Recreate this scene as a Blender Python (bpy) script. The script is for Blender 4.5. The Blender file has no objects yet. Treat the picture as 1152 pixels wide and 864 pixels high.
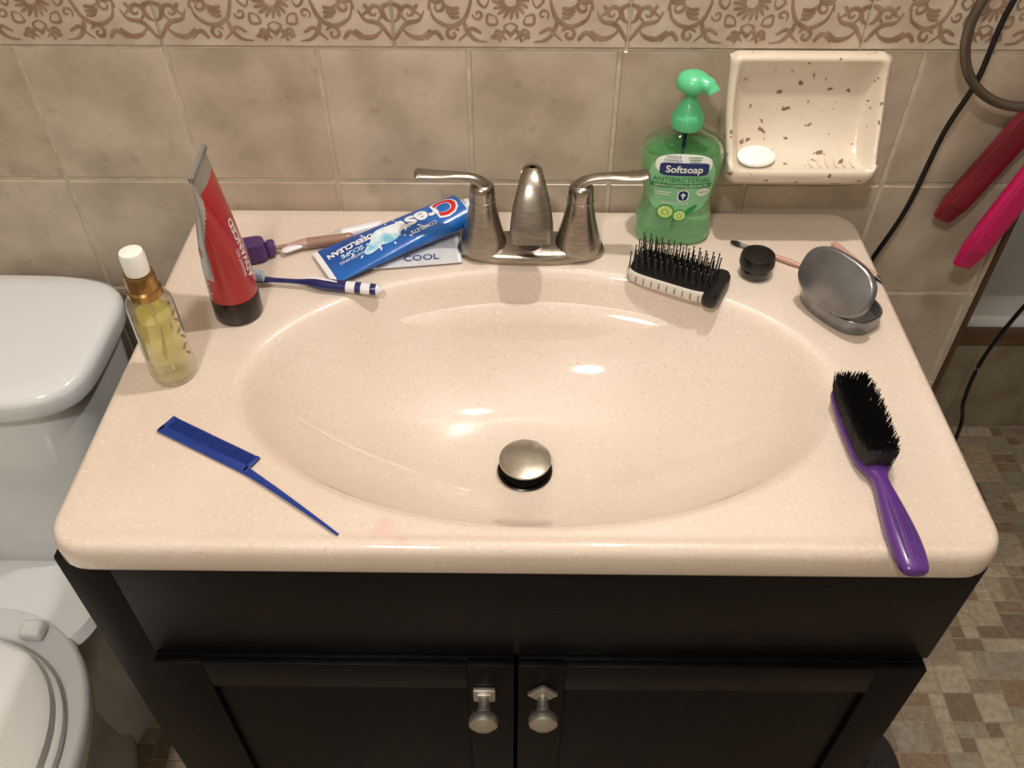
import bpy, bmesh, random
from math import *
from mathutils import Vector, Matrix
random.seed(7)
Z0=.82
V=Vector
# ---------------------------------------------------------------- materials
def lin(c):
    r=[]
    for x in c:
        x/=255.; r.append(x/12.92 if x<=.04045 else ((x+.055)/1.055)**2.4)
    return (*r,1)
def setp(b,**k):
    n={'rough':'Roughness','metal':'Metallic','trans':'Transmission Weight','ior':'IOR','coat':'Coat Weight','coatr':'Coat Roughness','spec':'Specular IOR Level','alpha':'Alpha','emis':'Emission Strength','aniso':'Anisotropic','sss':'Subsurface Weight'}
    for a,v in k.items(): b.inputs[n[a]].default_value=v
def mat(name,col,col2=None,scale=20,detail=4,bump=0,bscale=None,ramp=(.35,.65),tint=None,stretch=None,**k):
    m=bpy.data.materials.new(name); m.use_nodes=True; nt=m.node_tree; b=nt.nodes['Principled BSDF']
    b.inputs['Base Color'].default_value=lin(col); setp(b,**k)
    N=nt.nodes.new; L=nt.links.new
    tc=N('ShaderNodeTexCoord'); src=tc.outputs['Object']
    if stretch:
        mp=N('ShaderNodeMapping'); mp.inputs['Scale'].default_value=stretch; L(src,mp.inputs[0]); src=mp.outputs[0]
    out=None
    if col2:
        no=N('ShaderNodeTexNoise'); no.inputs['Scale'].default_value=scale; no.inputs['Detail'].default_value=detail; L(src,no.inputs['Vector'])
        cr=N('ShaderNodeValToRGB'); cr.color_ramp.elements[0].position=ramp[0]; cr.color_ramp.elements[1].position=ramp[1]
        cr.color_ramp.elements[0].color=lin(col); cr.color_ramp.elements[1].color=lin(col2); L(no.outputs[0],cr.inputs[0]); out=cr.outputs[0]
        L(out,b.inputs['Base Color'])
    if tint:
        at=N('ShaderNodeAttribute'); at.attribute_name='tint'
        mx=N('ShaderNodeMix'); mx.data_type='RGBA'; mx.blend_type='MULTIPLY'; mx.inputs[0].default_value=1
        c2=N('ShaderNodeValToRGB'); els=c2.color_ramp.elements
        c2.color_ramp.interpolation='CONSTANT' if len(tint)>2 else 'LINEAR'
        for i,c in enumerate(tint):
            e=els[i] if i<2 else els.new(.99)
            e.position=i/len(tint) if len(tint)>2 else float(i); e.color=lin(c)
        L(at.outputs['Fac'],c2.inputs[0])
        if out: L(out,mx.inputs[6])
        else: mx.inputs[6].default_value=lin(col)
        L(c2.outputs[0],mx.inputs[7]); L(mx.outputs[2],b.inputs['Base Color'])
    if bump:
        n2=N('ShaderNodeTexNoise'); n2.inputs['Scale'].default_value=bscale or scale; n2.inputs['Detail'].default_value=4; L(src,n2.inputs['Vector'])
        bp=N('ShaderNodeBump'); bp.inputs['Strength'].default_value=bump; bp.inputs['Distance'].default_value=.002
        L(n2.outputs[0],bp.inputs['Height']); L(bp.outputs[0],b.inputs['Normal'])
    return m
def specks(m,col,scale,thr,strength=1.0,soft=.03,detail=2):
    """adds small speckles of another colour on top of an existing base colour"""
    nt=m.node_tree; b=nt.nodes['Principled BSDF']; N=nt.nodes.new; L=nt.links.new
    tc=N('ShaderNodeTexCoord'); no=N('ShaderNodeTexNoise'); no.inputs['Scale'].default_value=scale; no.inputs['Detail'].default_value=detail
    L(tc.outputs['Object'],no.inputs['Vector'])
    mr=N('ShaderNodeMapRange'); mr.inputs[1].default_value=thr; mr.inputs[2].default_value=thr+soft; mr.inputs[4].default_value=strength
    L(no.outputs[0],mr.inputs[0])
    mx=N('ShaderNodeMix'); mx.data_type='RGBA'; L(mr.outputs[0],mx.inputs[0])
    bc=b.inputs['Base Color']
    if bc.is_linked: s=bc.links[0].from_socket; L(s,mx.inputs[6])
    else: mx.inputs[6].default_value=bc.default_value
    mx.inputs[7].default_value=lin(col); L(mx.outputs[2],bc)
    return m
def stain(m,pts):
    """faint cosmetic stains: (x,y,z,radius,colour,strength) in object space"""
    nt=m.node_tree; b=nt.nodes['Principled BSDF']; N=nt.nodes.new; L=nt.links.new
    tc=N('ShaderNodeTexCoord'); no=N('ShaderNodeTexNoise'); no.inputs['Scale'].default_value=60; L(tc.outputs['Object'],no.inputs['Vector'])
    for x,y,z,r,col,st in pts:
        vm=N('ShaderNodeVectorMath'); vm.operation='DISTANCE'; vm.inputs[1].default_value=(x,y,z); L(tc.outputs['Object'],vm.inputs[0])
        mr=N('ShaderNodeMapRange'); mr.inputs[1].default_value=r; mr.inputs[2].default_value=0; mr.inputs[4].default_value=st; L(vm.outputs['Value'],mr.inputs[0])
        mu=N('ShaderNodeMath'); mu.operation='MULTIPLY'; L(mr.outputs[0],mu.inputs[0]); L(no.outputs[0],mu.inputs[1])
        mx=N('ShaderNodeMix'); mx.data_type='RGBA'; L(mu.outputs[0],mx.inputs[0]); bc=b.inputs['Base Color']
        L(bc.links[0].from_socket,mx.inputs[6]); mx.inputs[7].default_value=lin(col); L(mx.outputs[2],bc)
def thin_glass(name,col,gl=.12):
    m=bpy.data.materials.new(name); m.use_nodes=True; nt=m.node_tree; nt.nodes.remove(nt.nodes['Principled BSDF'])
    N=nt.nodes.new; L=nt.links.new
    t=N('ShaderNodeBsdfTransparent'); t.inputs[0].default_value=lin(col); g=N('ShaderNodeBsdfGlossy'); g.inputs['Roughness'].default_value=.04
    f=N('ShaderNodeLayerWeight'); f.inputs[0].default_value=.35; mx=N('ShaderNodeMixShader')
    L(f.outputs['Facing'],mx.inputs[0]); L(t.outputs[0],mx.inputs[1]); L(g.outputs[0],mx.inputs[2]); L(mx.outputs[0],nt.nodes['Material Output'].inputs[0])
    return m
# ---------------------------------------------------------------- mesh builder
def se(th,n):
    c,s=cos(th),sin(th)
    return copysign(abs(c)**(2/n),c),copysign(abs(s)**(2/n),s)
class M:
    def __init__(s): s.v=[];s.f=[];s.m=[];s.s=[];s.t=[]
    def add(s,vs,fs,mat=0,smooth=True,xf=None,tint=0.):
        o=len(s.v)
        for p in vs:
            p=V(p); s.v.append(xf@p if xf else p)
        for f in fs: s.f.append([i+o for i in f]); s.m.append(mat); s.s.append(smooth); s.t.append(tint)
    def box(s,c,d,mat=0,xf=None,bev=0,seg=2,tint=0.):
        bm=bmesh.new(); bmesh.ops.create_cube(bm,size=1); bmesh.ops.scale(bm,vec=d,verts=bm.verts)
        if bev: bmesh.ops.bevel(bm,geom=list(bm.edges),offset=bev,segments=seg,affect='EDGES',profile=.5)
        bmesh.ops.translate(bm,vec=c,verts=bm.verts); bm.verts.index_update()
        s.add([v.co.copy() for v in bm.verts],[[v.index for v in f.verts] for f in bm.faces],mat,bool(bev),xf,tint); bm.free()
    def loft(s,rings,mat=0,caps=(1,1),xf=None,smooth=True,close=True):
        n=len(rings[0]); vs=[p for r in rings for p in r]; fs=[]; ms=[]
        for i in range(len(rings)-1):
            for j in range(n if close else n-1):
                k=(j+1)%n; fs.append([i*n+j,i*n+k,(i+1)*n+k,(i+1)*n+j]); ms.append(mat(i) if callable(mat) else mat)
        if caps[0]: fs.append(list(range(n))[::-1]); ms.append(mat(0) if callable(mat) else mat)
        if caps[1]: fs.append([(len(rings)-1)*n+j for j in range(n)]); ms.append(mat(len(rings)-2) if callable(mat) else mat)
        o=len(s.f); s.add(vs,fs,0,smooth,xf); s.m[o:]=ms
    def lathe(s,prof,n=32,mat=0,c=(0,0,0),xf=None,ex=2,sx=1,sy=1,caps=(1,1)):
        R=[]
        for r,z in prof:
            R.append([V((c[0]+max(r,1e-5)*sx*se(2*pi*j/n,ex)[0],c[1]+max(r,1e-5)*sy*se(2*pi*j/n,ex)[1],c[2]+z)) for j in range(n)])
        s.loft(R,mat,caps,xf)
    def super(s,secs,n=48,mat=0,xf=None,caps=(1,1)):
        """secs: (cx,cy,z,a,b,exp)"""
        s.loft([[V((cx+a*se(2*pi*j/n,e)[0],cy+b*se(2*pi*j/n,e)[1],z)) for j in range(n)] for cx,cy,z,a,b,e in secs],mat,caps,xf)
    def sweep(s,pts,rad,n=12,mat=0,up=(0,0,1),ex=2,xf=None,caps=(1,1)):
        pts=[V(p) for p in pts]; up=V(up); R=[]
        for i,p in enumerate(pts):
            t=(pts[min(i+1,len(pts)-1)]-pts[max(i-1,0)]).normalized()
            sd=t.cross(up)
            if sd.length<1e-4: sd=t.cross(V((0,1,0)))
            sd.normalize(); nn=sd.cross(t)
            r=rad[i] if isinstance(rad,list) else rad
            a,b=r if isinstance(r,tuple) else (r,r)
            R.append([p+sd*a*se(2*pi*j/n,ex)[0]+nn*b*se(2*pi*j/n,ex)[1] for j in range(n)])
        s.loft(R,mat,caps,xf)
    def torus(s,c,R,r,mat=0,n=64,k=12,ax='y'):
        rings=[]
        for i in range(n):
            a=2*pi*i/n; d=V((cos(a),0,sin(a))) if ax=='y' else V((cos(a),sin(a),0)); w=V((0,1,0)) if ax=='y' else V((0,0,1))
            rings.append([V(c)+d*R+d*r*cos(2*pi*j/k)+w*r*sin(2*pi*j/k) for j in range(k)])
        rings.append([p.copy() for p in rings[0]]); s.loft(rings,mat,(0,0))
    def text(s,body,size,fn,mat=0,bold=0,xf=None,sub=2,sx=1.0):
        c=bpy.data.curves.new('t','FONT'); c.body=body; c.size=size; c.align_x='CENTER'; c.align_y='CENTER'; c.offset=bold; c.resolution_u=3
        o=bpy.data.objects.new('t',c); bpy.context.collection.objects.link(o)
        dg=bpy.context.evaluated_depsgraph_get(); me=bpy.data.meshes.new_from_object(o.evaluated_get(dg))
        bm=bmesh.new(); bm.from_mesh(me)
        if sub:
            bmesh.ops.triangulate(bm,faces=bm.faces)
            for _ in range(sub):
                ed=[e for e in bm.edges if e.calc_length()>size*.25]
                if ed: bmesh.ops.subdivide_edges(bm,edges=ed,cuts=1); bmesh.ops.triangulate(bm,faces=[f for f in bm.faces if len(f.verts)>3])
        bm.verts.index_update()
        s.add([fn(v.co.x*sx,v.co.y) for v in bm.verts],[[v.index for v in f.verts] for f in bm.faces],mat,False,xf)
        bm.free(); bpy.data.objects.remove(o); bpy.data.curves.remove(c); bpy.data.meshes.remove(me)
    def decal(s,cx,cy,a,b,n,fn,mat=0,xf=None,seg=40,rings=6,rot=0):
        vs=[fn(cx,cy)]; fs=[]
        for i in range(1,rings+1):
            for j in range(seg):
                x,y=se(2*pi*j/seg,n); x*=a*i/rings; y*=b*i/rings
                vs.append(fn(cx+x*cos(rot)-y*sin(rot),cy+x*sin(rot)+y*cos(rot)))
        for j in range(seg):
            k=(j+1)%seg; fs.append([0,1+j,1+k])
            for i in range(rings-1): fs.append([1+i*seg+j,1+(i+1)*seg+j,1+(i+1)*seg+k,1+i*seg+k])
        s.add(vs,fs,mat,True,xf)
    def build(s,name,mats,loc=(0,0,0),rot=(0,0,0),parent=None,angle=38,recalc=True,sub=0):
        me=bpy.data.meshes.new(name); me.from_pydata(s.v,[],s.f)
        for m in mats: me.materials.append(m)
        me.polygons.foreach_set('material_index',s.m); me.polygons.foreach_set('use_smooth',s.s)
        a=me.attributes.new('tint','FLOAT','FACE'); a.data.foreach_set('value',s.t)
        me.update()
        if recalc:
            bm=bmesh.new(); bm.from_mesh(me); bmesh.ops.recalc_face_normals(bm,faces=bm.faces); bm.to_mesh(me); bm.free()
        me.set_sharp_from_angle(angle=radians(angle))
        o=bpy.data.objects.new(name,me); bpy.context.collection.objects.link(o); o.location=loc; o.rotation_euler=rot
        if parent: o.parent=parent
        if sub: md=o.modifiers.new('s','SUBSURF'); md.levels=sub; md.render_levels=sub
        return o
def crom(P,k=8):
    P=[V(p) for p in P]; out=[]
    for i in range(len(P)-1):
        a=P[max(i-1,0)];b=P[i];c=P[i+1];d=P[min(i+2,len(P)-1)]
        for j in range(k):
            t=j/k; out.append(.5*((2*b)+(c-a)*t+(2*a-5*b+4*c-d)*t*t+(3*b-a-3*c+d)*t**3))
    out.append(P[-1]); return out
def T(x,y,z=0): return Matrix.Translation((x,y,z))
def smooth(a,b,x):
    t=max(0,min(1,(x-a)/(b-a))); return t*t*(3-2*t)

# common materials
m_white=mat('white_plastic',(235,232,225),rough=.35)
m_black=mat('black_plastic',(14,13,13),rough=.35)
m_nickel=mat('brushed_nickel',(168,160,150),(150,142,132),scale=60,metal=1,rough=.28,bump=.05,bscale=300,stretch=(1,1,6))
m_silver=mat('silver_metal',(150,150,152),(128,128,130),scale=30,metal=.85,rough=.3)
m_porc=mat('toilet_porcelain',(224,226,226),rough=.12,coat=.5,coatr=.05)

# ================================================================ ROOM
YW=.483; XE=.588
m_tile=mat('wall_tile_ceramic',(202,188,172),(176,162,145),scale=17,detail=9,ramp=(.36,.66),rough=.32,bump=.12,bscale=40,tint=((255,253,250),(234,228,221)))
specks(m_tile,(142,124,106),48,.62,.3,.08,7)
m_grout=mat('tile_grout',(206,194,176),(186,172,154),scale=60,rough=.9,bump=.3)
m_paint=mat('painted_plaster',(192,186,176),(186,180,168),scale=8,rough=.7,bump=.05,bscale=120)
m_border=mat('border_tile_ground',(202,186,168),(184,166,146),scale=30,detail=6,rough=.45,bump=.3,bscale=90)
m_damask=mat('border_tile_relief',(158,130,109),(134,106,86),scale=60,detail=4,rough=.5,bump=.3,bscale=120)
w=M()
w.box(((-1.3+XE)/2,YW+.045+.0018,1.2),(XE+1.3,.09,2.4),1)
X0=-.061;P=.1597;Z1=.197+Z0
def tile(m,x0,x1,z0,z1,mat=0,y=YW,g=.0016,t=0.):
    x0+=g;x1-=g;z0+=g;z1-=g;b=.0018
    vs=[(x0,y+.0025,z0),(x1,y+.0025,z0),(x1,y+.0025,z1),(x0,y+.0025,z1),(x0+b,y,z0+b),(x1-b,y,z0+b),(x1-b,y,z1-b),(x0+b,y,z1-b)]
    m.add(vs,[(4,5,6,7),(0,1,5,4),(1,2,6,5),(2,3,7,6),(3,0,4,7)],mat,False,None,t)
for k in range(-8,5):
    for r in range(0,7):
        a=X0+k*P;b=min(a+P,XE);zt=Z1-r*P;zb=max(zt-P,0)
        if zt<=0.01: continue
        tile(w,max(a,-1.3),b,zb,zt,0,t=random.random())
    for r in range(0,8):
        zb=Z1+.1+r*P; zt=min(zb+P,2.39)
        if zt-zb>.02: tile(w,max(X0+k*P,-1.3),min(X0+k*P+P,XE),zb,zt,0,t=random.random())
S0=-.138;SP=.243
for k in range(-5,3):
    a=max(S0+k*SP,-1.3);b=min(S0+(k+1)*SP,XE)
    if b-a<.02: continue
    tile(w,a,b,Z1,Z1+.1,2,y=YW-.001,g=.0008)
def ribbon(m,pts,w0,w1,y,mat=3,k=5):
    P_=crom([(p[0],0,p[1]) for p in pts],k); n=len(P_); vs=[];fs=[]
    for i,p in enumerate(P_):
        t=(P_[min(i+1,n-1)]-P_[max(i-1,0)]).normalized(); s_=V((-t.z,0,t.x)); ww=1.35*(w0+(w1-w0)*i/(n-1))*(.35+.65*sin(pi*min(1,(i+1)/n*1.0)))
        vs+=[(p.x+s_.x*ww,y,p.z+s_.z*ww),(p.x,y-.00025,p.z),(p.x-s_.x*ww,y,p.z-s_.z*ww)]
    for i in range(n-1):
        a=i*3; fs+=[(a,a+1,a+4,a+3),(a+1,a+2,a+5,a+4)]
    m.add(vs,fs,mat,True)
def spiral(cx,cz,r,a0,turns,sg=1,n=9):
    return [(cx+r*(1-.85*i/n)*cos(a0+sg*turns*2*pi*i/n),cz+r*(1-.85*i/n)*sin(a0+sg*turns*2*pi*i/n)) for i in range(n+1)]
YB=YW-.0013
for k in range(-5,4):
    cx=S0+(k+.5)*SP
    if cx<-1.1 or cx>.62: continue
    cz=Z1+.050
    def rb(pts,a,b):
        pp=[(cx+x,cz+z) for x,z in pts]
        if max(p[0] for p in pp)<XE-.004: ribbon(w,pp,a,b,YB)
    for j in range(16):
        a=2*pi*j/16; rb([(.006*cos(a),.006*sin(a)),(.012*cos(a+.12),.012*sin(a+.12)),(.019*cos(a),.019*sin(a))],.0012,.0018)
    for q in range(8):
        a=2*pi*q/8; rb([(.022*cos(a),.022*sin(a)),(.027*cos(a+.25),.027*sin(a+.25)),(.033*cos(a),.033*sin(a)),(.027*cos(a-.25),.027*sin(a-.25)),(.022*cos(a),.022*sin(a))],.0011,.0011)
        rb(spiral(.036*cos(a+.39),.036*sin(a+.39),.006,a,1.1),.0013,.0008)
    for sg in (-1,1):
        for sz in (-1,1):
            f=lambda L:[(sg*x,sz*z) for x,z in L]
            rb(f([(.040,.0),(.047,.018),(.062,.026),(.078,.018),(.082,.004)]),.0022,.0012)
            rb(f(spiral(.074,.006,.010,.3,1.2,-1)),.0018,.001)
            rb(f(spiral(.060,.034,.008,3.6,1.2,1)),.0018,.001)
            rb(f([(.048,.020),(.044,.032),(.036,.040),(.024,.042)]),.0024,.001)
            rb(f([(.020,.038),(.012,.034),(.004,.040)]),.002,.001)
            rb(f([(.012,.042),(.006,.030),(0,.037)]),.0018,.001)
            rb(f([(.082,.030),(.092,.038),(.104,.036),(.112,.028)]),.0026,.0012)
            rb(f([(.120,.040),(.108,.024),(.094,.020),(.088,.010)]),.0022,.0012)
            rb(f(spiral(.104,.012,.009,1.2,1.2,-1)),.002,.001)
            rb(f([(.1205,.003),(.112,.008),(.115,.018),(.1205,.022)]),.0024,.0014)
            rb(f([(.070,.040),(.078,.032),(.088,.041)]),.0022,.0012)
            rb(f([(.030,.033),(.040,.028),(.046,.034),(.054,.041)]),.0018,.001)
            rb(f([(.094,.004),(.098,.010),(.090,.016)]),.0018,.001)
            for zz in (.012,.020,.028): rb(f([(.052,zz*.6),(.060,zz*.5+.002),(.066,zz*.35)]),.0018,.0008)
w.build('wall_back',[m_tile,m_grout,m_border,m_damask])
b=M(); b.box(((XE+.5)/2,(YW+.1+1.7)/2,1.2),(XE-.5,1.7-YW-.1,2.4),0); b.build('wall_alcove',[m_tile])
b=M(); b.box((XE+.0035,YW+.004,1.2),(.007,.012,2.4),0,bev=.0015); b.build('trim_corner',[mat('bronze_trim',(92,70,52),rough=.4,metal=.4)])
b=M(); b.box((-1.325,.15,1.2),(.05,3.2,2.4),0); b.build('wall_left',[m_paint])
b=M(); b.box((1.575,.15,1.2),(.05,3.2,2.4),0); b.build('wall_right',[m_paint])
b=M(); b.box((.1,-1.425,1.2),(2.9,.05,2.4),0); b.build('wall_front',[m_paint])
b=M(); b.box((1.05,1.725,1.2),(1.1,.05,2.4),0); b.build('wall_far',[mat('tub_surround_panel',(206,204,198),rough=.3)])
b=M(); b.box((.1,.15,2.425),(2.95,3.2,.05),0); b.build('ceiling',[mat('ceiling_paint',(225,220,208),rough=.9)])
m_fl=mat('floor_mosaic_tile',(255,255,255),(222,218,210),scale=90,detail=5,rough=.4,bump=.1,tint=((188,172,148),(156,132,110),(168,157,141),(140,124,106),(196,182,160),(160,146,126)))
m_flg=mat('floor_grout',(172,160,142),(148,134,116),scale=120,rough=.9)
f=M(); f.box((.1,-.2,-.0262),(2.8,2.5,.05),1)
U=.0255; fx0,fy0=-1.3,-1.4; nx,ny=int(2.8/U),int(2.32/U); occ=set()
for i in range(nx):
    for j in range(ny):
        if (i,j) in occ: continue
        ch=random.choice([(2,2),(2,2),(1,2),(2,1),(1,1),(1,1)])
        for (a,c) in (ch,(1,1)):
            cells=[(i+x,j+y) for x in range(a) for y in range(c)]
            if all(q not in occ and q[0]<nx and q[1]<ny for q in cells): break
        occ.update(cells); g=.0011
        x0=fx0+i*U+g;x1=fx0+(i+a)*U-g;y0=fy0+j*U+g;y1=fy0+(j+c)*U-g;bb=.0012
        f.add([(x0,y0,-.0012),(x1,y0,-.0012),(x1,y1,-.0012),(x0,y1,-.0012),(x0+bb,y0+bb,0),(x1-bb,y0+bb,0),(x1-bb,y1-bb,0),(x0+bb,y1-bb,0)],
              [(4,5,6,7),(0,1,5,4),(1,2,6,5),(2,3,7,6),(3,0,4,7)],0,False,None,random.random()*.999)
f.build('floor',[m_fl,m_flg])
t=M(); m_apron=mat('tub_apron_tile',(150,140,122),(128,116,98),scale=18,detail=6,rough=.35)
t.box((1.07,.925,.12),(.95,.05,.24),1)
for k in range(6): tile(t,.596+k*.16,min(.596+(k+1)*.16,1.545),.002,.235,1,y=.898,t=random.random())
t.box((1.07,.916,.245),(.95,.046,.012),2,bev=.003)
cx,cy=1.07,1.315
def tr(a,b,z,e): return (cx,cy,z,a,b,e)
t.super([tr(.474,.372,.02,14),tr(.474,.372,.262,14),tr(.468,.366,.270,12),tr(.40,.30,.270,5),tr(.385,.285,.258,4),tr(.36,.26,.12,4),tr(.30,.21,.07,3.5),tr(.05,.05,.06,2)],64,0)
t.build('bathtub',[m_porc,m_apron,mat('tub_edge_trim',(96,70,48),rough=.45)])

# ================================================================ VANITY CABINET
m_wood=mat('espresso_wood',(14,11,10),(8,6,6),scale=9,detail=8,rough=.4,bump=.15,bscale=40,stretch=(1,4,9),spec=.22)
specks(m_wood,(70,52,42),120,.71,.5,.05,3)
m_wood2=mat('espresso_wood_door',(9,7,7),(5,4,4),scale=9,detail=8,rough=.42,bump=.15,bscale=40,stretch=(9,4,1),spec=.18)
c=M(); ZT=Z0-.0315; zb_=.09; hz=ZT-zb_; zc_=(ZT+zb_)/2
c.box((-.387,.25,zc_),(.018,.455,hz),0); c.box((.379,.25,zc_),(.018,.455,hz),0)
c.box((-.004,.472,zc_),(.75,.010,hz),0); c.box((-.004,.25,zb_+.009),(.75,.44,.018),0)
c.box((-.0045,.27,.046),(.74,.39,.09),0)
c.box((-.375,.012,zc_),(.044,.020,hz),0,bev=.002)
zd=Z0-.186
c.box((.0175,.010,(ZT+zd)/2),(.743,.018,ZT-zd),0,bev=.002)
def door(x0,x1,z0,z1,y=-.008):
    fw=.046; xc=(x0+x1)/2; zc=(z0+z1)/2
    c.box((xc,y+.012,zc),(x1-x0,.016,z1-z0),1,bev=.0015)
    for bx,bz,sx,sz in ((x0+fw/2,zc,fw,z1-z0),(x1-fw/2,zc,fw,z1-z0),(xc,z0+fw/2,x1-x0-2*fw,fw),(xc,z1-fw/2,x1-x0-2*fw,fw)):
        c.box((bx,y+.003,bz),(sx,.009,sz),1,bev=.001)
door(-.353,-.0075,.10,zd-.003); door(-.0035,.386,.10,zd-.003)
def knob(x,z,rot):
    X=T(x,-.0105,z)@Matrix.Rotation(radians(rot),4,'Y')
    c.box((0,-.002,0),(.022,.005,.022),2,xf=X,bev=.0012)
    c.box((0,-.005,0),(.015,.004,.015),2,xf=X,bev=.0012)
    XR=T(x,-.0105,z)@Matrix.Rotation(radians(90),4,'X')
    c.lathe([(.006,.004),(.0052,.012),(.0065,.020),(.0125,.024),(.0148,.029),(.0138,.034),(.009,.0375),(0,.039)],32,2,xf=XR)
knob(-.037,Z0-.241,0); knob(.021,Z0-.238,45)
c.build('vanity_cabinet',[m_wood,m_wood2,mat('pewter_knob',(200,194,184),metal=.9,rough=.38)])

# ================================================================ COUNTERTOP WITH BASIN
m_ct=mat('cultured_marble',(223,207,192),(215,196,179),scale=5,detail=3,rough=.45,coat=1.0,coatr=.05)
specks(m_ct,(234,222,209),260,.60,.5,.05,3); specks(m_ct,(166,140,120),420,.665,.55,.04,3); specks(m_ct,(200,176,156),220,.63,.4,.05,3)
stain(m_ct,[(-.115,.012,.001,.012,(226,130,150),.6),(-.15,.055,-.02,.03,(214,146,156),.35),(-.10,-.002,.0,.010,(226,116,142),.5)])
BX,BY,BA,BB,BD=.012,.190,.283,.172,.125
def softp(x,k=30.):
    return x if x*k>30 else log(1+exp(x*k))/k
HX=.3935;YF=-.0125;YR=.4815;CR=.034
def ctz(x,y):
    r=hypot((x-BX)/BA,(y-BY)/BB)
    z=-BD*softp(1-r**2.7)**.92 if r<1.6 else 0
    d=min(HX-abs(x),y-YF,YR-y)
    z+=.0022*smooth(.020,.010,d)
    return z
def outline(th_dir,inset):
    hx=HX-inset; y0=YF+inset; y1=YR-inset; cr=max(CR-inset,.004)
    dx,dy=th_dir; t=1e9
    if dx>0: t=min(t,(hx-BX)/dx)
    if dx<0: t=min(t,(-hx-BX)/dx)
    if dy>0: t=min(t,(y1-BY)/dy)
    if dy<0: t=min(t,(y0-BY)/dy)
    cxm,cym=0,(y0+y1)/2; hw=hx;hh=(y1-y0)/2
    def sdf(x,y):
        qx=abs(x-cxm)-hw+cr; qy=abs(y-cym)-hh+cr
        return hypot(max(qx,0),max(qy,0))+min(max(qx,qy),0)-cr
    lo,hi=0,t
    for _ in range(30):
        mid=(lo+hi)/2
        if sdf(BX+dx*mid,BY+dy*mid)>0: hi=mid
        else: lo=mid
    return BX+dx*lo,BY+dy*lo
NT=360; dirs=[]
for j in range(NT):
    a=2*pi*j/NT; dirs.append((BA*cos(a),BB*sin(a)))
rings=[]
rs=[.02,.06,.1]+[.1+.9*i/40 for i in range(1,41)]+[1.02,1.04,1.055]
for r in rs: rings.append([V((BX+dx*r,BY+dy*r,ctz(BX+dx*r,BY+dy*r))) for dx,dy in dirs])
for tt in [i/10 for i in range(1,10)]+[1.]:
    R_=[]
    for dx,dy in dirs:
        ox,oy=outline((dx,dy),.009); x=BX+dx*1.055+(ox-BX-dx*1.055)*tt; y=BY+dy*1.055+(oy-BY-dy*1.055)*tt
        R_.append(V((x,y,ctz(x,y))))
    rings.append(R_)
for ins,z in ((.0062,.0012),(.0035,-.001),(.0014,-.0045),(.0003,-.009),(0,-.014),(0,-.026),(.0015,-.0295),(.005,-.031)):
    rings.append([V((*outline(d,ins),z)) for d in dirs])
rings.append([V((BX+dx*1.0,BY+dy*.92,-.031)) for dx,dy in dirs])
for r in (.95,.88,.75,.5,.2):
    rings.append([V((BX+dx*r,BY+dy*r*.93,min(-.031,ctz(BX+dx*r,BY+dy*r)-.014) )) for dx,dy in dirs])
k=M(); k.loft(rings,0,(1,1)); top=k.build('sink_countertop',[m_ct],(0,0,Z0),angle=60)
s=M(); DX,DY=.002,.178
s.lathe([(.0285,-.1225),(.0290,-.1215),(.0275,-.1205),(.0245,-.1212),(.024,-.1235)],48,1,(DX,DY,0))
s.lathe([(.024,-.124),(.0239,-.1195)],40,2,(DX,DY,0))
s.lathe([(.009,-.122),(.009,-.108),(.0255,-.1075),(.0272,-.1055),(.0268,-.1035),(.022,-.1022),(.010,-.1012),(0,-.1010)],56,0,(DX,DY,0))
s.build('drain_stopper',[mat('stopper_steel',(196,190,178),(170,164,152),scale=60,metal=1,rough=.3),mat('drain_flange',(60,55,50),metal=1,rough=.3),m_black],(0,0,0),parent=top)

# ================================================================ FAUCET
fa=M(); FX,FY=.007,.398
fa.super([(FX,FY,.0008,.082,.027,2.5),(FX,FY,.006,.083,.028,2.5),(FX,FY,.010,.081,.026,2.5),(FX,FY,.0135,.074,.021,2.4),(FX,FY,.0145,.05,.012,2.2)],64)
for hx,sg in ((FX-.053,-1),(FX+.053,1)):
    pr=crom([(r,0,z) for r,z in ((.0265,.008),(.0255,.016),(.0225,.028),(.0182,.045),(.0150,.060),(.0138,.070),(.0138,.078),(.0125,.085),(.007,.0885),(.0,.089))],4)
    fa.lathe([(p.x,p.z) for p in pr],40,0,(hx,FY,0))
    fa.torus((hx,FY,.0685),.0139,.0008,0,40,8,'z')
    path=crom([(hx-sg*.006,FY,.074),(hx-sg*.001,FY,.086),(hx+sg*.010,FY-.001,.0945),(hx+sg*.028,FY-.002,.0985),(hx+sg*.048,FY-.003,.0995),(hx+sg*.064,FY-.004,.1015),(hx+sg*.071,FY-.004,.1025)],5)
    n=len(path); rad=[]
    for i in range(n):
        u=i/(n-1); a=.0095-.003*smooth(.1,.4,u)+.0035*smooth(.4,.8,u); b_=.0085-.0052*smooth(.0,.55,u)
        if u>.9: q=sqrt(max(0.02,1-((u-.9)/.1)**2)); a*=q; b_*=q
        rad.append((a,b_))
    fa.sweep(path,rad,20,0,up=(0,0.001,1))
path=crom([(FX,FY+.008,.010),(FX,FY+.0105,.040),(FX,FY+.0105,.070),(FX,FY+.005,.093),(FX,FY-.007,.1045),(FX,FY-.020,.1015),(FX,FY-.032,.088),(FX,FY-.041,.068),(FX,FY-.048,.046)],5)
n=len(path); rad=[]
for i in range(n):
    u=i/(n-1); a=.021-.0095*smooth(0,.4,u)+.0115*smooth(.48,.95,u); b_=.0165-.0065*smooth(0,.4,u)+.001*smooth(.6,1,u)
    if u>.94: a*=.97; b_*=.95
    rad.append((a,b_))
fa.sweep(path,rad,28,0,up=(0,-1,.02),ex=2.4)
fa.lathe([(.009,0),(.009,.006),(.007,.007)],24,1,(FX,FY-.0455,.0395))
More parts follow.
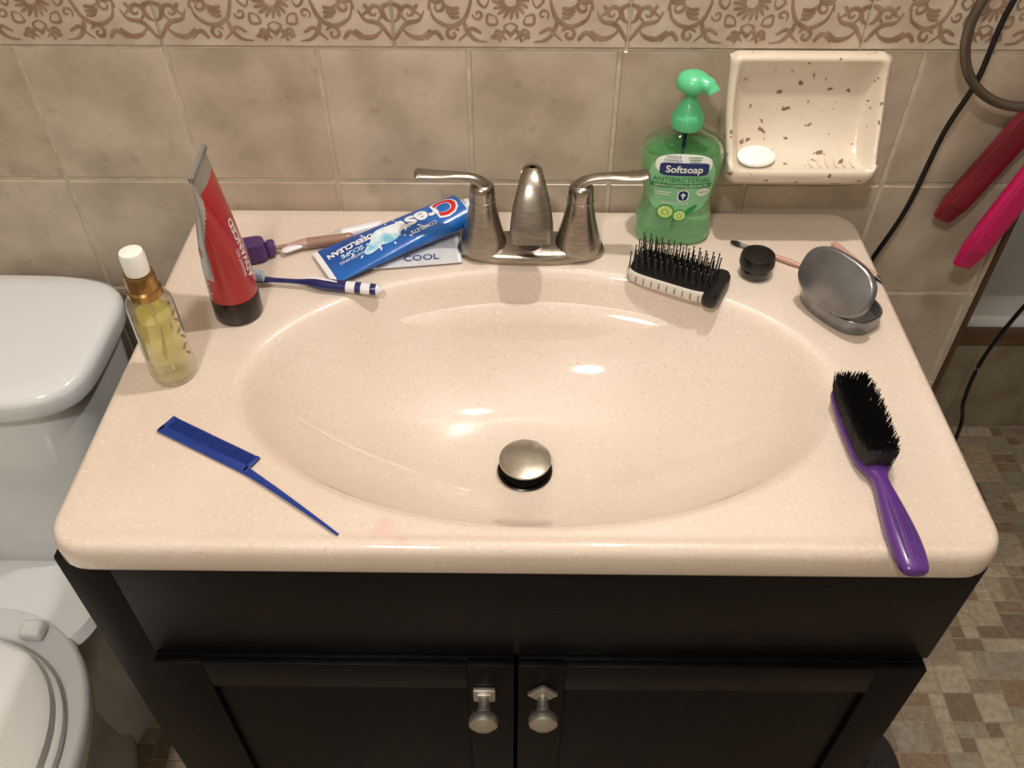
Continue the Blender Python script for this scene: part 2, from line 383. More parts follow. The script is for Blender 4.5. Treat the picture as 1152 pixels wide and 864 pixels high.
fa.lathe([(.0022,.0),(.0022,.045),(.0045,.048),(.0045,.056),(0,.058)],16,0,(FX,FY+.033,.001))
fa.build('faucet',[m_nickel,m_black],(0,0,Z0))

# ================================================================ SOAP DISPENSER
m_g=mat('green_soap',(168,230,172),rough=.1,trans=.7,ior=1.2,coat=.5,coatr=.05)
m_gclear=thin_glass('clear_bottle_top',(206,232,212))
m_gp=mat('green_pump_plastic',(92,196,140),rough=.3,sss=.05)
m_navy=mat('label_navy',(24,44,104),rough=.4); m_lg=mat('label_green',(40,140,80),rough=.4); m_lw=mat('label_white',(236,242,236),rough=.4); m_lime=mat('label_lime',(170,210,60),rough=.4); m_lgm=mat('label_midgreen',(138,200,148),rough=.4)
d=M(); prof=[(.0,.037,.020),(.003,.0405,.0235),(.012,.0425,.025),(.028,.042,.025),(.045,.0385,.0235),(.058,.0375,.023),(.075,.0405,.024),(.092,.0435,.025),(.106,.0440,.025),(.117,.0405,.0235),(.125,.033,.020),(.131,.022,.0155),(.136,.0145,.0128),(.142,.0125,.0125)]
PP=crom([(z,a,b_) for z,a,b_ in prof],4)
def ab(z):
    for i in range(len(PP)-1):
        if PP[i].x<=z<=PP[i+1].x:
            t_=(z-PP[i].x)/(PP[i+1].x-PP[i].x+1e-9); return PP[i].y+(PP[i+1].y-PP[i].y)*t_,PP[i].z+(PP[i+1].z-PP[i].z)*t_
    return PP[-1].y,PP[-1].z
EX=2.7
lo=[p for p in PP if p.x<=.114]; hi=[p for p in PP if p.x>=lo[-1].x-1e-6]
d.super([(0,0,p.x,p.y,p.z,EX if p.x<.125 else 2.2) for p in lo],56,0)
d.super([(0,0,p.x,p.y,p.z,EX if p.x<.125 else 2.2) for p in hi],56,1,caps=(0,0))
d.lathe([(.0155,.136),(.0165,.138),(.0162,.150),(.014,.1535),(.0115,.158),(.009,.163),(.006,.166),(.0055,.180)],32,2)
for j in range(24): d.box((.0163*cos(j*pi/12),.0163*sin(j*pi/12),.144),(.0012,.0012,.011),2)
d.lathe([(.006,.176),(.013,.1765),(.0165,.180),(.0175,.185),(.015,.191),(.009,.1945),(0,.1955)],32,2)
d.sweep(crom([(.0,-.002,.186),(.010,-.007,.187),(.017,-.011,.184),(.0200,-.0135,.180)],4),[(.0095,.0075)]*8+[(.0078,.006)]*5,16,2)
d.lathe([(.0022,.01),(.0022,.14)],8,5)
def lf(off=.0004):
    def fn(x,z):
        a,b_=ab(z); u=min(.985,abs(x)/a); return V((x,-(b_*(1-u**EX)**(1/EX))-off,z))
    return fn
d.decal(0,.080,.0355,.036,3.0,lf(.0003),8,rings=10)
d.decal(0,.104,.030,.0125,2.6,lf(.0005),6)
d.decal(.001,.099,.0262,.0078,6,lf(.0007),5); d.decal(.001,.099,.0252,.0068,6,lf(.0009),3)
d.text('Softsoap',.0115,lambda x,y:lf(.0012)(x+.001,y+.099),6,.0002)
d.text('UNIQUE',.0042,lambda x,y:lf(.0010)(x-.012,y+.1132),3); d.text('FORMULA',.0042,lambda x,y:lf(.0010)(x-.012,y+.1092),3)
for q in range(3): d.decal(.011,.1130-q*.0024,.008-.001*q,.0005,4,lf(.0010),4,seg=12,rings=3)
d.text('ANTIBACTERIAL',.0085,lambda x,y:lf(.0010)(x,y+.086),4,.0001)
d.decal(0,.0785,.033,.0032,8,lf(.0006),4); d.text('GENTLY CLEANS & PROTECTS',.0042,lambda x,y:lf(.0010)(x,y+.0785),6)
d.decal(.004,.066,.0065,.0075,2.6,lf(.0006),6); d.decal(.004,.066,.0052,.0062,2.6,lf(.0008),3)
d.box(lf(.0014)(.004,.066),(.0015,.0004,.007),6); d.box(lf(.0014)(.004,.067),(.005,.0004,.0015),6)
d.decal(-.018,.067,.008,.0006,4,lf(.0008),6,seg=12,rings=3);d.decal(-.018,.070,.009,.0006,4,lf(.0008),6,seg=12,rings=3)
d.decal(.025,.070,.007,.005,2,lf(.0006),6); d.text('NEW',.0045,lambda x,y:lf(.0010)(x+.025,y+.070),4)
for (x,z,r) in ((-.013,.045,.010),(.003,.041,.008)):
    d.decal(x,z,r,r*.9,2,lf(.0006),4); d.decal(x,z,r*.86,r*.77,2,lf(.0008),7); d.decal(x,z,r*.7,r*.62,2,lf(.0010),6)
    for j in range(8): 
        a=j*pi/4; d.decal(x+r*.4*cos(a),z+r*.36*sin(a),r*.24,r*.14,2,lf(.0012),7,seg=10,rings=1,rot=a)
d.decal(.014,.048,.009,.003,2,lf(.0008),4,rot=.7)
d.text('FRESH CITRUS',.0045,lambda x,y:lf(.0010)(x-.004,y+.056),6)
d.build('soap_dispenser',[m_g,m_gclear,m_gp,m_navy,m_lg,m_navy,m_lw,m_lime,m_lgm],(.1695,.434,Z0+.0005),(0,0,radians(-3)),angle=50)

# ================================================================ SOAP DISH
m_dish=mat('soap_dish_ceramic',(220,208,190),(210,194,172),scale=12,rough=.22,coat=.3)
specks(m_dish,(112,88,66),95,.655,.9,.02,3)
sd=M(); W2=.084
inner=[(.0165,.196),(.012,.190),(.0085,.180),(.0075,.167),(.0085,.154),(.0105,.141),(.014,.128),(.019,.117),(.0265,.107),(.036,.1000),(.047,.0965),(.056,.0955),(.0620,.0965),(.0665,.0985)]
pre=[(0,.200),(.010,.2005),(.0145,.199)]
post=[(.0695,.096),(.0700,.089),(.065,.080),(.052,.072),(.03,.067),(0,.066)]
us=[-1,-1,-.985,-.95,-.92,-.89,-.85,-.8,-.7,-.5,-.25,0,.25,.5,.7,.8,.85,.89,.92,.95,.985,1,1]
cols=[]
for ci,u in enumerate(us):
    flat=ci in (0,len(us)-1)
    rim=smooth(.80,.94,abs(u))
    rnd=.005*smooth(.94,1,abs(u)); col=[]
    full=pre+inner+post; n_in=len(inner)
    for i,(dd,z) in enumerate(full):
        x=W2*u
        if len(pre)<=i<len(pre)+n_in:
            q=(i-len(pre))/(n_in-1); ed=.0165+(.0665-.0165)*q**1.5; ez=.196+(.0985-.196)*q
            dd=dd+(ed-dd)*rim; z=z+(ez-z)*rim
        dd=max(0,dd-rnd) if not flat else 0
        x*=1-.05*smooth(.15,.075,z)
        if z>.19: z-=.004*smooth(.9,1,abs(u))
        if z<.10: z+=.006*smooth(.85,1,abs(u))
        col.append(V((x,-dd,z)))
    cols.append(col)
sd.loft(cols,0,(0,0),close=False)
for j in range(6): sd.box((.012+j*.009,-.045,.0968),(.0035,.026,.004),0,bev=.0015)
sd.build('soap_dish',[m_dish],(.297,YW-.0003,Z0-.003),angle=55,sub=1)
sb=M(); sb.super([(0,0,0,.016,.010,2),(0,0,.002,.0205,.0145,2),(0,0,.005,.021,.015,2),(0,0,.0070,.018,.013,2),(0,0,.0078,.008,.005,2)],40)
sb.build('soap_bar',[mat('white_soap',(245,242,234),rough=.4,sss=.1)],(.250,.437,Z0+.0965),(radians(16),0,radians(6)))

# ================================================================ OIL / PERFUME BOTTLE
m_gl=thin_glass('clear_glass',(246,247,242)); m_oil=mat('yellow_oil',(244,236,152),rough=.04,trans=.85,ior=1.12); m_gold=mat('gold_collar',(168,134,84),metal=1,rough=.25)
p=M()
p.lathe([(.017,.0),(.0205,.002),(.0215,.006),(.0212,.05),(.0208,.086),(.0195,.0925),(.0155,.0975),(.0125,.100)],36,0)
p.lathe([(.016,.004),(.0188,.006),(.0190,.05),(.0188,.076)],36,1)
p.lathe([(.0135,.097),(.0152,.0985),(.0152,.105),(.0135,.107),(.0132,.120),(.0125,.122)],36,2)
p.lathe([(.0085,.121),(.0105,.123),(.0108,.140),(.0098,.1445),(.006,.146),(0,.146)],28,3)
p.lathe([(.0013,.008),(.0013,.1)],8,3)
cy_=lambda x,zz:V((.0219*cos(x/.0215),-.0219*sin(x/.0215),zz))
for (th,z,r_) in ((.1,.030,.9),(.2,.040,-.6),(.08,.050,1.0),(.2,.060,-.5),(.1,.070,.9),(.18,.080,-.6)):
    p.decal(th*.0215,z,.0045,.0012,2,cy_,4,seg=12,rings=3,rot=r_)
p.build('perfume_bottle',[m_gl,m_oil,m_gold,m_white,mat('leaf_print',(150,128,84),rough=.4,metal=.5)],(-.339,.194,Z0+.0003))

# ================================================================ STANDING RED TUBE
m_red=mat('red_tube_plastic',(170,24,30),(150,18,26),scale=8,rough=.28,coat=.3); m_tsil=mat('tube_silver',(176,174,170),rough=.3,metal=.7)
m_lab=mat('tube_print_white',(228,224,220),rough=.4)
g=M(); g.lathe([(.0235,0),(.0245,.002),(.0245,.026),(.0235,.0285)],40,2)
NS=30
def tsec(u):
    return .028+.150*u,.0240+(.031-.0240)*u,max(.0022,.0240*(1-u**2.0))
tz=lambda z:(z-.028)/.150
n_=72
RR=[[V((a*se(2*pi*j/n_,2)[0],b_*se(2*pi*j/n_,2)[1],z)) for j in range(n_)] for z,a,b_ in [tsec(i/NS) for i in range(NS+1)]]
st=len(g.f); g.loft(RR,0)
for i in range(st,len(g.f)):
    cc=sum((g.v[q] for q in g.f[i]),V())/len(g.f[i]); _,a,b_=tsec(tz(cc.z))
    if cc.z>.158 or (cc.z>.06 and cc.y<b_*(-.35+.9*smooth(.10,.16,cc.z))) or cc.y<-b_*.75: g.m[i]=1
def gt(x,z,off=.0005):
    _,a,b_=tsec(max(0,min(1,tz(z)))); u=min(.98,abs(x)/a); return V((x,b_*sqrt(1-u*u)+off,z))
g.text('ADVANCED',.0125,lambda x,y:gt(.004+y,.084+x),3,.0003)
g.text('WHITENING GEL',.0050,lambda x,y:gt(-.006+y,.080+x),3)
g.text('RADIANT RED',.0050,lambda x,y:gt(.0125+y,.072+x),3)
def gb(x,z,off=.0004):
    v_=gt(x,z,off); return V((v_.x,-v_.y,v_.z))
for r_ in range(9): g.decal(.013,.040+r_*.0042,.0075-.002*(r_%3),.0006,6,lambda x,z:gb(x,z,.0006),3,seg=16,rings=3)
g.decal(.015,.088,.005,.005,5,gb,0)
for s_ in range(7): g.box((0,0,.1725+s_*.0008),(.061,.0048,.0003),1)
g.build('toothpaste_tube',[m_red,m_tsil,mat('tube_cap_black',(28,10,12),rough=.25),m_lab,mat('tube_print_dark',(90,60,70),rough=.5)],(-.298,.287,Z0+.0005),(0,0,radians(-86)),angle=50)

# ================================================================ LYING TOOTHPASTE TUBE
m_blue=mat('tube_blue',(20,66,150),(28,100,182),scale=10,detail=2,rough=.25,coat=.3,bump=.35,bscale=45); m_tw=mat('tube_white',(232,234,238),rough=.3)
m_teal=mat('tube_teal_swirl',(120,190,215),(235,245,250),scale=70,detail=4,rough=.3); m_credd=mat('logo_red',(205,22,30),rough=.35)
c2=M(); L_=.172
def crs(u):
    q=u**.75; return .033+(.0245-.033)*u, .0012+(.0150-.0012)*q
RR=[];NS=30
for i in range(NS+1):
    u=i/NS;a,b_=crs(u); RR.append([V((u*L_,a*se(2*pi*j/48,2.3)[0],b_*(1+se(2*pi*j/48,2.3)[1])+.0002)) for j in range(48)])
c2.loft(RR,lambda i:1 if i<1 else (0 if i<30 else 1))
b9=crs(1)[1]
X=Matrix.Translation((L_,0,b9))@Matrix.Rotation(radians(90),4,'Y')
c2.lathe([(.0150,0),(.013,.003),(.009,.005),(.009,.007)],32,1,xf=X)
c2.lathe([(.0115,.006),(.012,.008),(.0105,.018),(.0090,.0195),(0,.020)],28,1,xf=X)
def ct(x,y,off=.0005):
    u=max(0,min(1,x/L_)); a,b_=crs(u); v=min(.97,abs(y)/a); return V((x,y,b_*(1+(1-v**2.3)**(1/2.3))+off))
c2.decal(.078,.001,.018,.015,2,lambda x,y:ct(x,y,.0003),2); c2.decal(.066,-.004,.022,.008,2,lambda x,y:ct(x,y,.0004),2,rot=.5)
c2.decal(.090,.004,.013,.0085,2,lambda x,y:ct(x,y,.0005),1,rot=-.4)
for i in range(30):
    a=random.random()*6.28; r=.012+random.random()*.018
    c2.decal(.078+r*1.6*cos(a),r*.8*sin(a),.0012+random.random()*.002,.001,2,lambda x,y:ct(x,y,.0006),1,seg=8,rings=1,rot=a)
c2.text('C',.038,lambda x,y:ct(.153-x,-y+.001,.0010),1,.0024); c2.text('C',.036,lambda x,y:ct(.153-x,-y+.001,.0014),3,.0009)
c2.text('rest',.033,lambda x,y:ct(.119-x,-y+.001,.0010),1,.0010,sx=.95)
c2.text('COMPLETE',.0065,lambda x,y:ct(.118-x,-y-.0155,.0010),1,.0001)
c2.text('DEEP CLEAN',.0115,lambda x,y:ct(.038-x,-y+.010,.0010),1,.0004,sx=.85)
c2.text('+ SCOPE',.009,lambda x,y:ct(.040-x,-y-.001,.0010),2,.0002)
c2.text('WHITENING',.006,lambda x,y:ct(.034-x,-y-.010,.0010),1)
c2.build('toothpaste_tube',[m_blue,m_tw,m_teal,m_credd],(-.221,.355,Z0+.0035),(0,radians(-1.8),radians(30.5)),angle=50)
pk=M()
pk.loft([[V((x,y,.0006+.0014*(1-abs(2*i/10-1)**4)*(1-abs(y/.026)**4))) for i,x in enumerate([-.05+.01*i for i in range(11)])] for y in [-.026+.0052*j for j in range(11)]],0,(0,0),close=False)
pk.box((0,0,.0004),(.1,.052,.0006),0)
for sx_ in (-.047,.047): pk.box((sx_,0,.0012),(.004,.052,.0008),1)
pf=lambda x,y:V((x,y,.0024))
pk.text('COMPLIMENTARY',.0075,lambda x,y:pf(-x-.008,-y+.008),2); pk.text('COOL',.014,lambda x,y:pf(x+.005,y-.014),2,.0002)
pk.build('sample_packet',[mat('packet_foil',(222,220,222),(206,206,210),scale=25,rough=.35,metal=.05),m_tw,mat('packet_print',(60,84,130),rough=.5)],(-.122,.391,Z0+.0026),(0,0,radians(8)))

# ================================================================ TOOTHBRUSHES
def toothbrush(name,A,B,ma,mb,stripe=False,cover=None,head=True):
    A=V(A);B=V(B); L=(B-A).length; ang=atan2(B.y-A.y,B.x-A.x); t=M()
    N_=48; P_=[];R_=[]
    for i in range(N_+1):
        u=i/N_; x=u*L
        a=.0050 if u<.16 else (.0050-.0022*smooth(.16,.24,u)+.0040*smooth(.42,.6,u)-.0012*smooth(.9,1,u))
        b_=.0024+.0036*smooth(.35,.6,u); e=1
        if u<.03: e=sqrt(max(.03,1-((.03-u)/.03)**2))
        if u>.96: e=sqrt(max(.05,1-((u-.96)/.04)**2))
        P_.append((x,0.001*sin(u*5),.0067+.001*sin(u*4))); R_.append((a*e,b_*e))
    def mm(i):
        u=i/N_
        if stripe and u>.70: return 1 if int((u-.70)*20)%2 else 0
        if .4<u<.58 and not stripe: return 1
        return 0
    t.sweep(P_,R_,16,mm)
    if stripe:
        t.sweep([(L*.42,.004,.011),(L*.55,.0015,.0142),(L*.69,-.002,.0135)],[(.0008,.0006),(.0022,.0008),(.0008,.0006)],8,1)
    if head:
        for i in range(10):
            for j in range(4):
                x=.003+i*.0026;y=-.0033+j*.0022; t.lathe([(.0009,.0),(.0009,.0095),(.0006,.0102)],6,2 if (i+j)%3 else 1,(x,y,.0085))
    if cover:
        t.super([(.012,0,.0010,.017,.011,4),(.012,0,.0025,.0195,.0135,4),(.012,0,.014,.0195,.0130,4),(.012,0,.022,.0175,.011,3.5),(.012,0,.0245,.011,.006,3)],36,3)
        t.box((.036,0,.010),(.010,.017,.014),3,bev=.003)
    return t.build(name,[ma,mb,mat('brush_bristle',(200,220,240),rough=.6),cover or ma],(A.x,A.y,Z0+A.z),(0,0,ang))
m_nv=mat('toothbrush_navy',(26,30,92),rough=.3,coat=.3); m_tbw=mat('toothbrush_white',(226,224,228),rough=.3)
toothbrush('toothbrush',(-.306,.3345,.0005),(-.151,.3185,.0005),m_nv,m_tbw,True)
toothbrush('toothbrush',(-.318,.376,.0003),(-.195,.416,.0003),mat('toothbrush_tan',(150,116,100),rough=.25),mat('toothbrush_rose',(176,140,130),rough=.3),False,mat('purple_cover',(84,52,112),rough=.3),True)
toothbrush('toothbrush',(-.272,.384,.0005),(-.165,.441,.0005),m_tbw,mat('toothbrush_grey',(190,180,172),rough=.3),False,None,False)

# ================================================================ VENT BRUSH
vb=M()
vb.super([(0,0,.0,.046,.023,5),(0,0,.003,.0490,.0258,5),(0,0,.012,.0495,.0262,5),(0,0,.0145,.0480,.0250,5)],64,0)
vb.super([(0,0,.0143,.0465,.0235,5),(0,0,.0168,.0455,.0225,5)],56,1)
vb.super([(.047,0,.0,.009,.0255,3.5),(.047,0,.004,.0105,.0272,3.5),(.047,0,.012,.0105,.0272,3.5),(.047,0,.0160,.0085,.025,3.5)],40,1)
for k_ in range(10): vb.box((-.043+k_*.0088,-.0262,.008),(.0012,.0006,.008),2)
for i in range(13):
    for j in range(7):
        x=-.043+i*.0070+(.0018 if j%2 else -.0018);y=-.020+j*.0067; tx=random.uniform(-.0012,.0012);ty=random.uniform(-.0012,.0012)
        vb.sweep([(x,y,.016),(x+tx*.5,y+ty*.5,.027),(x+tx,y+ty,.036)],[.0009,.0008,.0006],6,1)
        vb.lathe([(.0,0),(.0012,.0008),(.0012,.0016),(0,.0024)],6,1,(x+tx,y+ty,.0352))
vb.build('cushion_brush',[mat('brush_white_body',(214,208,200),rough=.3),m_black,m_silver],(.162,.344,Z0+.0003),(0,0,radians(-27)))

# ================================================================ JAR, STICKS
j_=M(); j_.lathe([(.014,0),(.0165,.0015),(.017,.008),(.0165,.012),(.0150,.0135)],36,0); j_.lathe([(.0178,.0125),(.0184,.0135),(.0184,.024),(.0175,.0262),(.0150,.0268),(0,.0268)],40,1)
for q in range(36): j_.box((.0184*cos(q*pi/18),.0184*sin(q*pi/18),.0187),(.0007,.0007,.0085),1)
j_.torus((0,0,.0267),.0135,.0005,1,36,6,'z')
j_.build('cosmetic_jar',[mat('dark_glass',(30,26,26),rough=.06,coat=.6),m_black],(.253,.359,Z0+.0003))
s1=M(); s1.sweep([(0,0,.0032),(.006,0,.0032),(.012,0,.0032)],[.0014,.0030,.0026],12,1); s1.sweep([(.012,0,.003),(.03,0,.003)],[.0022,.0024],12,2); s1.sweep([(.03,0,.003),(.07,0,.0034),(.094,0,.0026)],[.0026,.0032,.0014],12,0)
s1.build('makeup_brush',[mat('pink_wood',(196,150,128),rough=.4),m_black,m_silver],(.236,.415,Z0+.0003),(0,0,radians(-33)))
s2=M(); s2.sweep([(0,0,.0036),(.07,0,.0036)],[.0035,.0035],8,0); s2.sweep([(.07,0,.0036),(.082,0,.0036)],[.0034,.0006],8,1)
s2.build('eyeliner_pencil',[mat('pencil_body',(190,150,130),rough=.4),m_black],(.352,.412,Z0+.0003),(0,0,radians(-64)))

# ================================================================ TIN
ti=M(); a,b_=.043,.0285; E_=2.6
def tray(m,xf,h,inn,mt=0,mi=1,a=a,b_=b_):
    m.super([(0,0,0,a-.003,b_-.003,E_),(0,0,.0012,a-.0008,b_-.0008,E_),(0,0,.003,a,b_,E_),(0,0,h,a,b_,E_),(0,0,h+.0006,a-.0006,b_-.0006,E_),(0,0,h,a-.0014,b_-.0014,E_),(0,0,.0022,a-.0018,b_-.0018,E_),(0,0,.0016,a-.006,b_-.006,E_)],56,mt,xf)
tray(ti,None,.017,0)
ti.super([(0,0,.017,a-.0016,b_-.0016,E_),(0,0,.0188,a-.0018,b_-.0018,E_),(0,0,.0188,a-.0026,b_-.0026,E_),(0,0,.017,a-.0026,b_-.0026,E_)],56,0,caps=(0,0))
HG=Matrix.Translation((0,-b_-.0008,.0185))
lidx=HG@Matrix.Rotation(radians(66),4,'X')@Matrix.Translation((0,b_+.0008,.0075))@Matrix.Rotation(pi,4,'X')
tray(ti,lidx,.0075,0,a=a+.0004,b_=b_+.0004)
ti.sweep([(-.012,-b_-.0012,.0182),(.012,-b_-.0012,.0182)],.0016,10,0)
ti.build('metal_tin',[m_silver,m_silver],(.329,.2965,Z0+.0003),(0,0,radians(-56)))

# ================================================================ COMB
cb=M(); m_cb=mat('comb_blue',(18,50,132),rough=.3,coat=.2)
cb.box((.051,.0035,.0016),(.104,.0085,.0032),0,bev=.001)
N_=42
for i in range(N_):
    x=.003+i*(.098/(N_-1)); wd=.0012 if 0<i<N_-1 else .003
    cb.box((x,.0135,.0016),(wd,.0135,.0022),0)
cb.box((.0015,.0105,.0016),(.004,.0205,.0032),0,bev=.001); cb.box((.1005,.0105,.0016),(.004,.0205,.0032),0,bev=.001)
tp=crom([(.096,.0035,.0016),(.112,.0018,.0018),(.14,-.0018,.0022),(.175,-.0068,.0022),(.2125,-.0125,.0016)],6); n=len(tp)
cb.sweep(tp,[(.0044-.0034*(i/(n-1)),.0016-.0006*i/(n-1)) for i in range(n)],12,0,ex=3)
cb.build('rat_tail_comb',[m_cb],(-.3325,.1165,Z0+.0003),(0,0,radians(-28.5)))

# ================================================================ PURPLE HAIR BRUSH
hb=M(); m_pu=mat('brush_purple',(86,44,124),rough=.28,coat=.3)
pts=[];rad=[]
ctrl=[(-.0985,.006,.0035),(-.095,.0105,.0060),(-.080,.0128,.0080),(-.060,.0125,.0085),(-.035,.0100,.0078),(-.012,.0072,.0066),(-.002,.0078,.0060),(.008,.0130,.0058),(.020,.0165,.0058),(.055,.0180,.0058),(.090,.0165,.0058),(.102,.0130,.0056),(.1075,.006,.004)]
for p_ in crom(ctrl,4): pts.append((0,p_.x,.0085)); rad.append((max(.001,p_.y),max(.001,p_.z)))
hb.sweep(pts,rad,24,0,ex=2.6)
for gx in (-.0055,0,.0055): hb.sweep([(gx*.7,-.030,.0158),(gx,-.060,.01705),(gx,-.088,.0158)],[(.0006,.0004),(.0012,.0006),(.0006,.0004)],8,2)
for i in range(26):
    for j in range(9):
        y=.008+i*.0038; wd=.0148*sqrt(max(0.1,1-((y-.056)/.058)**4)); x=-wd+2*wd*j/8
        for q in range(8):
            ox,oy=random.uniform(-.0012,.0012),random.uniform(-.0015,.0015); h=.0320+random.uniform(-.0022,.0022); lx=x*.16+random.uniform(-.0014,.0014); ly=random.uniform(-.0016,.0016)
            hb.sweep([(x+ox,y+oy,.013),(x+ox+lx,y+oy+ly,h)],[.00048,.00034],3,1,caps=(0,0),up=(0,1,0))
hb.build('hair_brush',[m_pu,mat('black_bristle',(20,18,18),rough=.5),mat('brush_groove',(58,26,92),rough=.5)],(.303,.0655,Z0+.0003),(0,0,radians(1)),angle=60)

# ================================================================ TOWEL RING + STRAIGHTENER + CORDS
m_ring=mat('ring_metal',(120,110,100),metal=.9,rough=.35)
r=M(); RC=(.523,.450,Z0+.239); r.torus(RC,.087,.0052,0,72,14)
r.lathe([(.024,0),(.024,.004),(.016,.009),(.009,.012),(.009,.040),(.0,.042)],28,0,xf=T(.523,YW-.0005,Z0+.330)@Matrix.Rotation(radians(90),4,'X'))
r.build('towel_ring',[m_ring])
h=M(); m_pink=mat('hot_pink_plastic',(184,22,86),rough=.3,coat=.3); m_mar=mat('maroon_plate',(118,26,42),rough=.3,coat=.2)
HGp=V((.620,.462,Z0+.300))
def arm(tip,mo,mi,wd,off):
    tip=V(tip); P_=[tip.lerp(HGp+off,i/14) for i in range(15)]
    R_=[(wd*(.70 if i==0 else (.95 if i==1 else 1-.25*smooth(7,14,i))),.008*(.6 if i==0 else 1)) for i in range(15)]
    h.sweep(P_,R_,20,mo,up=(0,-1,0),ex=3.6)
    Q=[p+V((0,-.0078,0)) for p in P_[1:9]]; h.sweep(Q,[(wd*.62,.0015)]*8,12,mi,up=(0,-1,0),ex=4)
arm((.494,.466,Z0+.002),1,1,.0165,V((-.006,0,0)))
arm((.523,.436,Z0-.044),0,0,.0165,V((.010,-.012,-.01)))
h.lathe([(.018,0),(.019,.004),(.019,.036),(.018,.04)],28,0,xf=T(.622,.476,Z0+.300)@Matrix.Rotation(radians(90),4,'X'))
h.build('hair_straightener',[m_pink,m_mar])
cd=M(); cd.sweep(crom([(.622,.455,Z0+.31),(.58,.44,Z0+.40),(.50,.446,Z0+.37),(.468,.448,Z0+.262),(.464,.450,Z0+.181),(.454,.458,Z0+.116),(.445,.460,Z0+.019),(.424,.458,Z0-.057),(.408,.456,Z0-.13),(.402,.455,Z0-.30),(.42,.45,Z0-.6),(.44,.44,.02)],7),.0030,10,0)
cd.build('power_cord',[m_black])
cd=M(); cd.sweep(crom([(.73,.465,Z0+.25),(.715,.48,Z0+.05),(.695,.495,Z0-.08),(.670,.50,Z0-.159),(.651,.50,Z0-.256),(.655,.50,Z0-.34),(.671,.50,Z0-.409),(.66,.47,Z0-.60),(.60,.42,.06),(.50,.38,.006),(.42,.40,.006)],7),.0030,10,0)
cd.box((.73,.465,Z0+.275),(.022,.018,.05),0,bev=.004)
cd.build('power_cord',[m_black])

# ================================================================ TOILET
to=M(); TX=-.705
S=lambda cy,z,a,b_,e:(TX,cy,z,a,b_,e)
to.super([S(.352,.385,.160,.080,5),S(.350,.40,.178,.090,5),S(.350,.52,.190,.096,5),S(.350,.700,.200,.102,5)],64)
zt=Z0-.085
to.super([S(.3500,zt-.036,.206,.108,4.5),S(.3490,zt-.033,.2140,.1155,4.5),S(.3480,zt-.013,.2170,.1190,4.5),S(.3480,zt-.005,.2140,.1165,4.5),S(.348,zt-.001,.206,.110,4.5),S(.348,zt,.18,.09,4.5),S(.348,zt+.0005,.05,.03,3)],80)
def egg(cy,z,a,bf,bb,n=56):
    R=[]
    for j in range(n):
        x,y=se(2*pi*j/n,2.25); R.append(V((TX+a*x,cy+(bb if y>0 else bf)*y,z)))
    return R
to.loft([egg(.0,.0,.118,.22,.25),egg(.0,.03,.120,.22,.25),egg(.0,.06,.108,.21,.24),egg(.0,.16,.105,.20,.22),egg(-.01,.24,.140,.22,.21),egg(-.02,.32,.178,.245,.21),egg(-.02,.37,.194,.255,.21),egg(-.02,.395,.196,.257,.212),egg(-.02,.402,.190,.250,.206)])
to.super([S(.27,.0,.10,.13,3),S(.28,.2,.10,.14,3),S(.285,.34,.13,.16,4),S(.285,.385,.160,.165,5),S(.285,.398,.152,.158,5)],56)
to.loft([egg(-.03,.403,.176,.245,.165),egg(-.03,.408,.182,.250,.168),egg(-.03,.418,.182,.250,.168),egg(-.03,.421,.178,.246,.165)],1)
to.loft([egg(-.03,.4225,.170,.240,.160),egg(-.03,.426,.175,.245,.163),egg(-.03,.436,.174,.244,.162),egg(-.03,.442,.164,.234,.154),egg(-.03,.444,.10,.14,.09)],1)
for sx_ in (-.09,.09): to.box((TX+sx_,.148,.412),(.028,.024,.020),1,bev=.006)
for sx_ in (-.122,.122): to.lathe([(.017,0),(.017,.006),(.013,.018),(.006,.023),(0,.024)],24,1,(TX+sx_*1.1,.02,.0))
to.lathe([(.012,0),(.012,.012),(.0,.014)],20,2,xf=T(TX-.15,.248,.66)@Matrix.Rotation(radians(90),4,'X'))
to.sweep([(TX-.15,.236,.66),(TX-.11,.232,.655),(TX-.08,.232,.65)],[(.006,.006),(.006,.005),(.005,.004)],12,2)
to.build('toilet',[m_porc,mat('seat_plastic',(232,232,230),rough=.2,coat=.3),m_silver],angle=50)

# ================================================================ SLIPPER
sl=M(); m_sl=mat('slipper_fabric',(30,27,28),(52,48,48),scale=140,rough=.95,bump=.6)
def sring(z,k,y0=0): return [V((.042*k*se(2*pi*j/40,2.3)[0],.125*k*se(2*pi*j/40,2.3)[1]+y0,z)) for j in range(40)]
sl.loft([sring(0.0005,.93),sring(.003,1),sring(.016,1),sring(.020,.95)],0)
rg=[]
for i in range(9):
    y=.02+i*.0122; w_=.041*sqrt(max(.02,1-((y)/.124)**2.3)); hh=.048*(1-.72*(i/8)**2)
    rg.append([V((w_*cos(pi*j/12),y,.016+hh*sin(pi*j/12))) for j in range(13)])
sl.loft(rg,0,(0,0),close=False)
sl.build('slipper',[m_sl],(.545,.090,0),(0,0,radians(-12)))

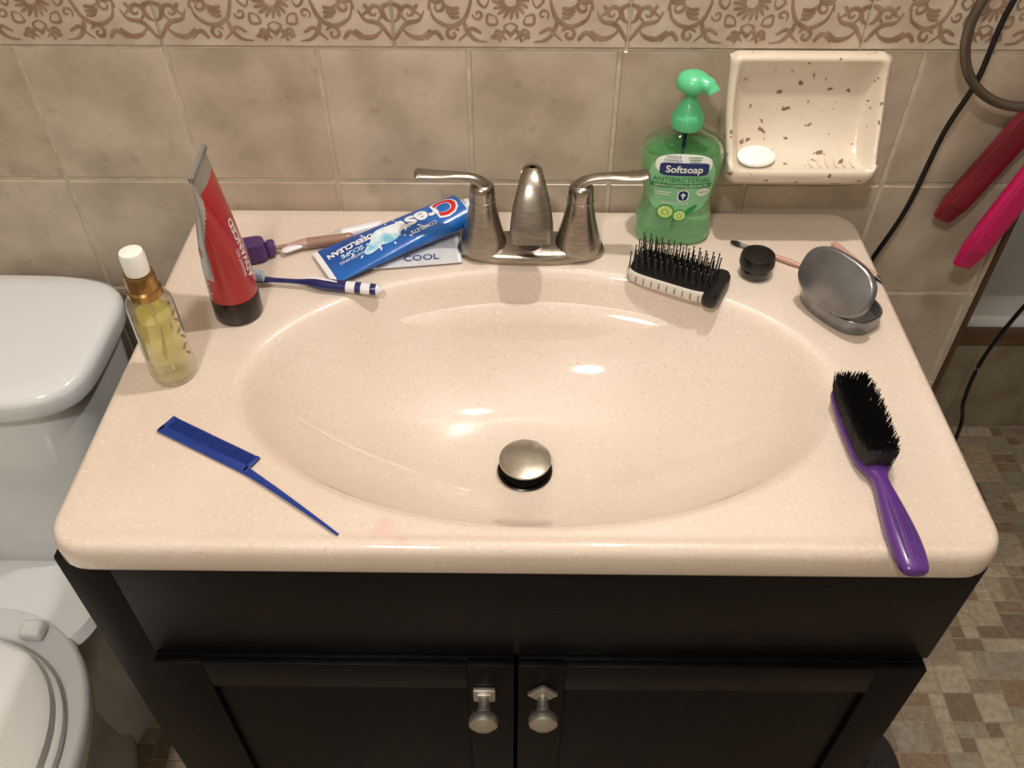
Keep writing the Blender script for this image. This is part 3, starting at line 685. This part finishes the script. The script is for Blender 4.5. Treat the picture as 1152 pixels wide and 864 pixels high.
# ================================================================ LIGHTS
lf_=M(); LZ=1.93; LX=.19
lf_.box((LX,YW-.016,LZ),(.14,.030,.14),0,bev=.006)
lf_.sweep([(LX,YW-.03,LZ+.02),(LX,YW-.10,LZ+.06),(LX,YW-.17,LZ+.06)],.010,14,0)
lf_.lathe([(.008,.062),(.030,.060),(.034,.05),(.034,.040),(.030,.040)],28,0,(LX,YW-.17,LZ),caps=(1,0))
lf_.build('vanity_light',[m_nickel])
l=bpy.data.lights.new('vanity_bulb','POINT'); l.energy=26; l.color=(1,.945,.885); l.shadow_soft_size=.024
o=bpy.data.objects.new('vanity_bulb',l); o.location=(LX,YW-.17,LZ); bpy.context.collection.objects.link(o)
l=bpy.data.lights.new('ceiling_lamp','AREA'); l.shape='DISK'; l.size=.18; l.energy=17; l.color=(1,.955,.90)
o=bpy.data.objects.new('ceiling_lamp',l); o.location=(-.32,-.85,2.39); bpy.context.collection.objects.link(o)
W=bpy.data.worlds.new('World'); bpy.context.scene.world=W; W.use_nodes=True; W.node_tree.nodes['Background'].inputs[0].default_value=(.9,.85,.78,1); W.node_tree.nodes['Background'].inputs[1].default_value=.05

# ================================================================ CAMERA
pit,yaw,rol=.77666,.00988,.00109
fv=V((-sin(yaw)*cos(pit),cos(yaw)*cos(pit),-sin(pit))); rv=V((cos(yaw),sin(yaw),0)); uv=rv.cross(fv)
r2=rv*cos(rol)+uv*sin(rol); u2=-rv*sin(rol)+uv*cos(rol)
cam=bpy.data.cameras.new('camera'); co=bpy.data.objects.new('camera',cam); bpy.context.collection.objects.link(co)
co.matrix_world=Matrix(((r2.x,u2.x,-fv.x,-.00576),(r2.y,u2.y,-fv.y,-.42035),(r2.z,u2.z,-fv.z,.59291+Z0),(0,0,0,1)))
cam.sensor_fit='HORIZONTAL'; cam.sensor_width=36; cam.lens=990.894/1152*36; cam.clip_start=.02
bpy.context.scene.camera=co
vs=bpy.context.scene.view_settings; vs.view_transform='Standard'; vs.look='None'; vs.exposure=0
